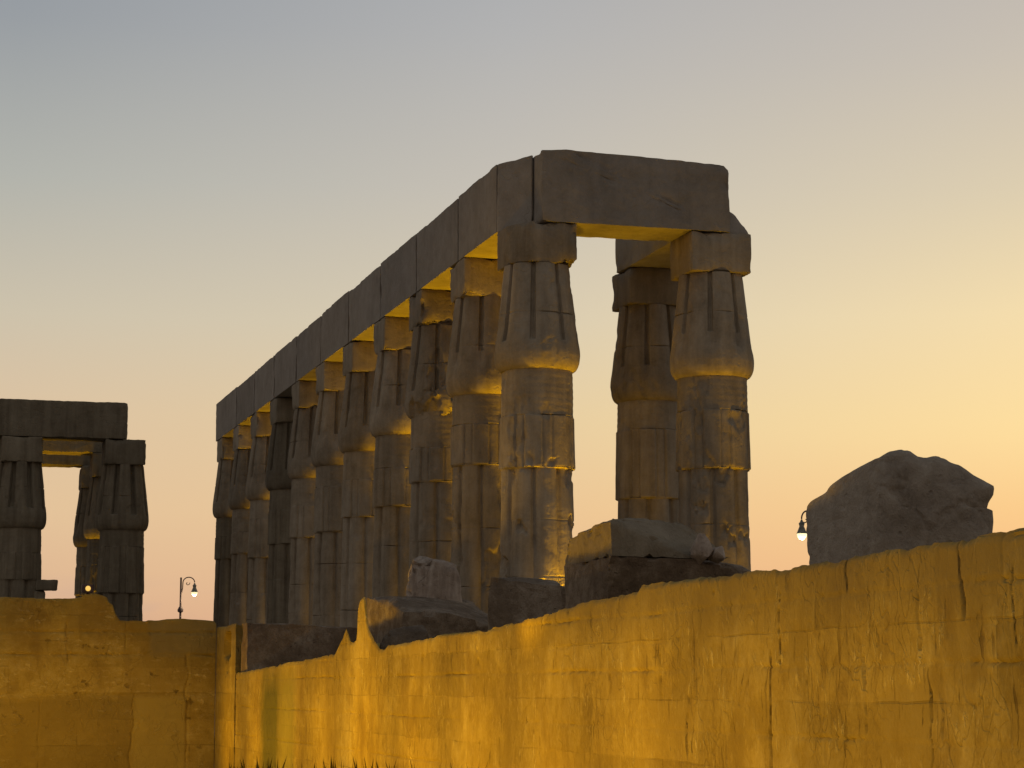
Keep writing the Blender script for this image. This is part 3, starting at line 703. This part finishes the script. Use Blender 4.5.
# red-brown block between boulder and big block
D2 = 31.0
top = [px(491, 577.5, D2), px(527, 577.5, D2 + 0.5), px(558, 581.5, D2 + 0.4), px(562, 586, D2), px(488, 600, D2 - 0.1), px(497, 578.5, D2 + 0.9), px(552, 580, D2 + 1.1)]
low = [floor_of(px(486, 625, D2)), floor_of(px(496, 630, D2 - 0.3)), floor_of(px(563, 620, D2 - 0.2)), floor_of(px(560, 620, D2 + 1.0)), floor_of(px(494, 620, D2 + 0.9))]
stone('squared_block', top + low, M_ROCK, 'squared red-brown stone block below the corner column', 'stone block', L=0.08, rounding=0, amp=0.022, scale=2.4, seed=141, chip=0.09)
pts = [px(553, 588, 33.5), px(571, 584, 33.5), px(571, 584, 34.2), px(553, 588, 34.2)]
stone('gap_stone', pts + [floor_of(p) for p in pts], M_ROCK, 'small dark stone in the gap between squared block and long slab', 'rock', L=0.07, rounding=1, amp=0.02, seed=145, chip=0.05)
# pale broken stump behind
D3 = 37.8
top = [px(411, 560, D3), px(420, 556, D3 + 0.3), px(436, 562, D3), px(448, 561, D3 + 0.3), px(457, 565, D3 + 0.1), px(461, 578, D3), px(416, 558, D3 + 0.9), px(452, 563, D3 + 1.0)]
low = [floor_of(px(404, 600, D3)), floor_of(px(464, 600, D3)), floor_of(px(436, 600, D3 - 0.3)), floor_of(px(410, 600, D3 + 1)), floor_of(px(458, 600, D3 + 1)), px(406, 580, D3)]
stone('broken_stump', top + low, M_PALE, 'pale broken stone stump among the column feet', 'broken stone', L=0.06, rounding=0, amp=0.05, scale=2.6, seed=151, chip=0.14, fine=0.02)
# the big block before the right-hand column
BY = on_x(611, 560, 8.35)[1]
def fy(x, y, d=0.0): return tuple(on_y(x, y, BY + d))
X0 = 8.35
YB = on_x(611, 560, X0)[1]; YF = on_x(564, 560, X0)[1]
e = fy(757, 575, 0.0)
zl = on_x(611, 556, X0)[2]
sl = [(X0, YB, zl), (X0, YF, on_x(564, 566, X0)[2]), (X0 + 0.05, YB + 0.55, EYE), (X0, YF, EYE), fy(700, 559.5, -0.03), fy(741, 566, 0.0), fy(757, 575, 0.08), (e[0], BY + 0.6, EYE), (e[0], BY + 1.4, EYE), (e[0] - 0.1, BY + 1.4, e[2]), fy(740, 566, 1.2), (X0 + 0.1, YF + 0.05, zl)]
stone('long_slab', sl, M_ROCK, 'long low dark flat slab under the tan block below the right end column', 'stone slab', L=0.07, rounding=0, amp=0.016, scale=2.2, seed=161, chip=0.08)
ub = [tuple(on_x(610.5, 522, X0 + .02)), tuple(on_x(597, 523.5, X0 + .02)), tuple(on_x(580, 533.5, X0 + .02)), tuple(on_x(565, 541.5, X0 + .02)), (X0 + .02, YB + 0.02, zl + .005), (X0 + .02, YF, zl - 0.02),
      fy(640, 557, 0.0), fy(694, 558.5, 0.05), fy(613, 518.5, 0.12), fy(628, 517.5, 0.5), fy(672, 520.5, 0.62), fy(690, 528, 0.62), fy(724, 552, 0.5), fy(730, 558, 0.5), (e[0] - 0.45, BY + 1.3, zl), (X0 + 0.1, YF + 0.03, zl)]
stone('tan_block', ub, M_BLOCK, 'tan broken block with a floodlit left side lying on the long dark slab', 'stone block', L=0.06, rounding=0, amp=0.02, scale=2.4, seed=163, chip=0.10)
for k, (x, y, w_, h_, lab) in enumerate(((702, 550, 12, 17, 'larger rubble lump on the right shoulder of the tan broken block'), (716, 556, 8, 12, 'smaller rubble lump at the right of the larger one'))):
    c = np.array(at(x, y, BY / math.cos(0) * 1.0 + 1.6)); s_ = (BY + 1.6) / F
    rs = np.random.RandomState(k + 5)
    pts = []
    for _ in range(22):
        v = rs.normal(size=3); v /= np.linalg.norm(v)
        pts.append(c + RT * v[0] * w_ * s_ + np.array([0, 1, 0]) * v[1] * 0.16 + np.array([0, 0, 1]) * max(v[2], -0.8) * h_ * s_)
    stone('rubble_stone', pts, M_PALE, lab, 'rubble', L=0.04, rounding=0, amp=0.03, scale=4, seed=170 + k, chip=0.06, fine=0.012)

# ------------------------------------------------------------------ the big boulder at the right
def lofted(name, outline, D, depth, tilt, mat, seed, amp, label, cat):
    c0 = np.array(at(sum(p[0] for p in outline) / len(outline), sum(p[1] for p in outline) / len(outline), D))
    pts = [np.array(at(x, y, D)) for x, y in outline]
    a = np.array([[(p - c0) @ RT, p[2] - c0[2]] for p in pts])
    seg = np.linalg.norm(np.roll(a, -1, 0) - a, axis=1); cum = np.concatenate([[0], np.cumsum(seg)]); N = 220
    s = np.linspace(0, cum[-1], N, endpoint=False); A = np.vstack([a, a[:1]])
    o2 = np.stack([np.interp(s, cum, A[:, 0]), np.interp(s, cum, A[:, 1])], 1)
    fwd = np.array([math.sin(YAW), math.cos(YAW), 0.0])
    V = []
    rings = list(np.linspace(0.04, 1, 34)) + [1.0] * 12 + list(np.linspace(1, 0.04, 16))
    dep = list(np.zeros(34)) + list(np.linspace(0.08, 0.92, 12)) + list(np.ones(16))
    for k, (rr, dd) in enumerate(zip(rings, dep)):
        q = o2 * rr
        if k < 34: d0 = tilt(q) + depth * 0.07 * rr ** 6
        elif k < 46: d0 = tilt(o2) * (1 - dd) + depth * (0.07 + (dd) * 0.86)
        else: d0 = np.full(N, depth * (1 - 0.07 * rr ** 6) + 0.0)
        sh = 1.0 if k < 34 else (1.0 - 0.17 * dd ** 1.5 if k < 46 else 0.83)
        V.append(c0[None, :] + q[:, :1] * sh * RT[None, :] + q[:, 1:] * sh * np.array([[0, 0, 1.0]]) + np.asarray(d0)[:, None] * fwd[None, :])
    V = np.array(V); nr = len(rings); P = V.reshape(-1, 3)
    ce = c0 + fwd * depth * 0.5
    n = P - ce; n /= np.linalg.norm(n, axis=1)[:, None]
    facet = np.abs(fbm(P * 1.5 + seed, 3, seed)) * 2 - 0.5
    rid = np.abs(fbm(P * 2.6 + 5, 4, seed + 6))
    P = P + n * (amp * facet + amp * 0.35 * fbm(P * 7, 3, seed + 3) - amp * 1.2 * np.clip(0.12 - rid, 0, 1) / 0.12 * 0.5)[:, None] * np.array([0.6, 1.0, 0.5])
    P[:, 2] = np.maximum(P[:, 2], EYE + 0.0)
    i = np.arange(nr - 1)[:, None] * N + np.arange(N)[None, :]; j = np.arange(nr - 1)[:, None] * N + (np.arange(N)[None, :] + 1) % N
    fs = np.stack([i.ravel(), j.ravel(), (j + N).ravel(), (i + N).ravel()], 1).tolist() + [list(range(N)), list(range((nr - 1) * N, nr * N))]
    b = np.array([c0[0], c0[1], EYE])
    o = obj(name, P - b, fs, mat, sharp=50, loc=b)
    return tag(o, label, cat)
ol = [(825, 494), (830, 488.5), (838, 484.5), (848, 474.5), (858, 466), (868, 461), (882, 455), (893, 449), (903, 447), (912, 449), (920, 454.5), (928, 456.5), (937, 454.5), (947, 456.5), (961, 464), (976, 474), (989, 480.5), (998, 484), (997.5, 493), (993, 502), (991, 507), (996.5, 509), (996, 530), (995, 560), (990, 640),
      (905, 655), (842, 655), (829, 640), (827, 560), (826, 525), (825, 507)]
def tilt(q):
    left = np.clip((-0.36 + 0.12 * q[:, 1] - q[:, 0]) * 2.6, 0, 2)
    topb = np.clip((q[:, 1] - 0.62 - 0.0 * q[:, 0]) * 0.7, 0, 2)
    return left + topb + 0.10 * np.clip(q[:, 0] - 0.5, 0, 1)
lofted('big_boulder', ol, 22.0, 1.6, tilt, M_BOULD, 8, 0.04, 'huge dark rounded boulder standing alone above the wall at the right', 'boulder')

# ------------------------------------------------------------------ street lamps
def street_lamp(head_px, D, side, label, bulb, base_z=0.0):
    """A swan-neck lamp; head_px is where the shade's top is seen, the pole stands beside it."""
    h = np.array(at(head_px[0], head_px[1], D)); m = D / F
    reach = 13.6 * m * (110 / D) ** 0
    rt = Vector(RT); top = Vector(h)
    px_ = top - rt * reach * side
    root = empty('street_lamp', (px_.x, px_.y, base_z)); tag(root, label, 'street lamp', 'swan-neck street lamps')
    hz = top.z - base_z
    k = 0.62 / 12.5 * (110 / F) / (110 / F) * 1.0
    u = 0.05                       # metres to one pixel of the far lamp
    v, f = tube([(0, 0, 0), (0, 0, 0.25), (0, 0, 0.3), (0, 0, hz + 6 * u)], [0.16, 0.15, 0.075, 0.045], 12)
    obj('pole', v, f, M_METAL, root)
    v, f = lathe([(0.05, hz - 29 * u), (0.14, hz - 28 * u), (0.15, hz - 26 * u), (0.07, hz - 23 * u)], 14); obj('pole_collar', v, f, M_METAL, root)
    arm = []
    d = rt * side
    for t in np.linspace(0, 1, 22):
        a = math.pi * (1 - t)
        cx = (2 * u + reach) / 2 + (reach - 2 * u) / 2 * math.cos(a)
        arm.append(d * cx + Vector((0, 0, hz + 1.0 * u + 5.2 * u * math.sin(a) * (1 if t < .5 else 1) )))
    arm = [d * (1.0 * u) + Vector((0, 0, hz - 9 * u)), d * (1.8 * u) + Vector((0, 0, hz - 4 * u))] + arm
    v, f = tube(arm, 0.026, 8); ao = obj('arm', v, f, M_METAL, root)
    cur = [d * (6.5 * u + 2.4 * u * t2 * math.cos(5.5 * t2 + 1)) + Vector((0, 0, hz + 0.3 * u + 2.4 * u * t2 * math.sin(5.5 * t2 + 1))) for t2 in np.linspace(0.15, 1, 20)]
    v, f = tube(cur, 0.018, 6); obj('scroll', v, f, M_METAL, ao)
    sh = empty_part = None
    v, f = lathe([(0.03, 0.0), (0.05, -1.2 * u), (0.10, -2.4 * u), (1.5 * u, -4.2 * u), (3.3 * u, -8.6 * u), (3.45 * u, -8.9 * u), (3.3 * u, -9.0 * u)], 20)
    v = [Vector(p) + d * reach + Vector((0, 0, hz + 0.4 * u)) for p in v]
    s_ = obj('lamp_shade', v, f, M_SHADE, root)
    v, f = lathe([(3.1 * u, -9.05 * u), (3.2 * u, -10.0 * u), (2.7 * u, -11.4 * u), (1.6 * u, -12.6 * u), (0.3 * u, -13.1 * u)], 20)
    v = [Vector(p) + d * reach + Vector((0, 0, hz + 0.4 * u)) for p in v]
    obj('bulb', v, f, bulb, root)
    L = bpy.data.lights.new('lamp_light', 'POINT'); L.energy = 60; L.color = (1, 0.9, 0.6); L.shadow_soft_size = 0.15
    lo = bpy.data.objects.new('lamp_light', L); COL.objects.link(lo); lo.location = top + Vector((0, 0, -14.5 * u))
    return root
street_lamp((194.6, 583.5), 110.0, 1, 'swan-neck street lamp, slim and lit, between the left colonnade and the long row', M_BULB)
street_lamp((801.6, 520.5), 72.0, -1, 'lit street lamp half hidden behind the huge boulder', M_BULB2)

# the small floodlight burning under the left colonnade
q = at(88, 588.5, 66.5)
root = empty('floodlight', (q[0], q[1], LZ)); tag(root, 'small lit floodlight on a post between the left colonnade shafts', 'floodlight')
v, f = tube([(0, 0.1, 0), (0, 0.1, q[2] - LZ)], 0.04, 8); obj('post', v, f, M_METAL, root)
v, f = hull(box_pts(-0.18, 0.18, -0.02, 0.18, q[2] - LZ - 0.13, q[2] - LZ + 0.13), L=0.06, rounding=1, amp=0, chip=0, fine=0); obj('housing', v, f, M_METAL, root)
v, f = lathe([(0.08, 0.0), (0.075, 0.03), (0.04, 0.05)], 16); v = [(p[0], -p[2] - 0.025, p[1] + q[2] - LZ) for p in v]; obj('lens', v, f, M_FLOOD, root)

# ------------------------------------------------------------------ dry grass at the wall's foot
vs, fs = [], []
rs = np.random.RandomState(3)
for (xa, xb, n_) in ((232, 252, 16), (255, 285, 26), (296, 304, 4), (322, 348, 26), (352, 400, 22), (404, 470, 12), (466, 482, 6)):
    for k in range(n_):
        xp = rs.uniform(xa, xb); top_ = on_x(xp, rs.uniform(754, 769), WX - 0.25); x = WX - 0.2 - abs(rs.normal()) * 0.12; y = top_[1]
        hgt = top_[2]; lean = rs.normal(size=2) * 0.05 * hgt / 0.4; w_ = rs.uniform(0.012, 0.03); ang = rs.uniform(0, math.pi)
        dx, dy = math.cos(ang) * w_, math.sin(ang) * w_; b = len(vs)
        vs += [(x - dx, y - dy, 0), (x + dx, y + dy, 0), (x + dx * .7 + lean[0] * .4, y + dy * .7 + lean[1] * .4, hgt * .6), (x - dx * .7 + lean[0] * .4, y - dy * .7 + lean[1] * .4, hgt * .6), (x + lean[0], y + lean[1], hgt)]
        fs += [(b, b + 1, b + 2, b + 3), (b + 3, b + 2, b + 4)]
g_ = obj('grass', vs, fs, M_GRASS)
tag(g_, 'dry dark grass blades along the foot of the floodlit wall', 'grass', kind='stuff')
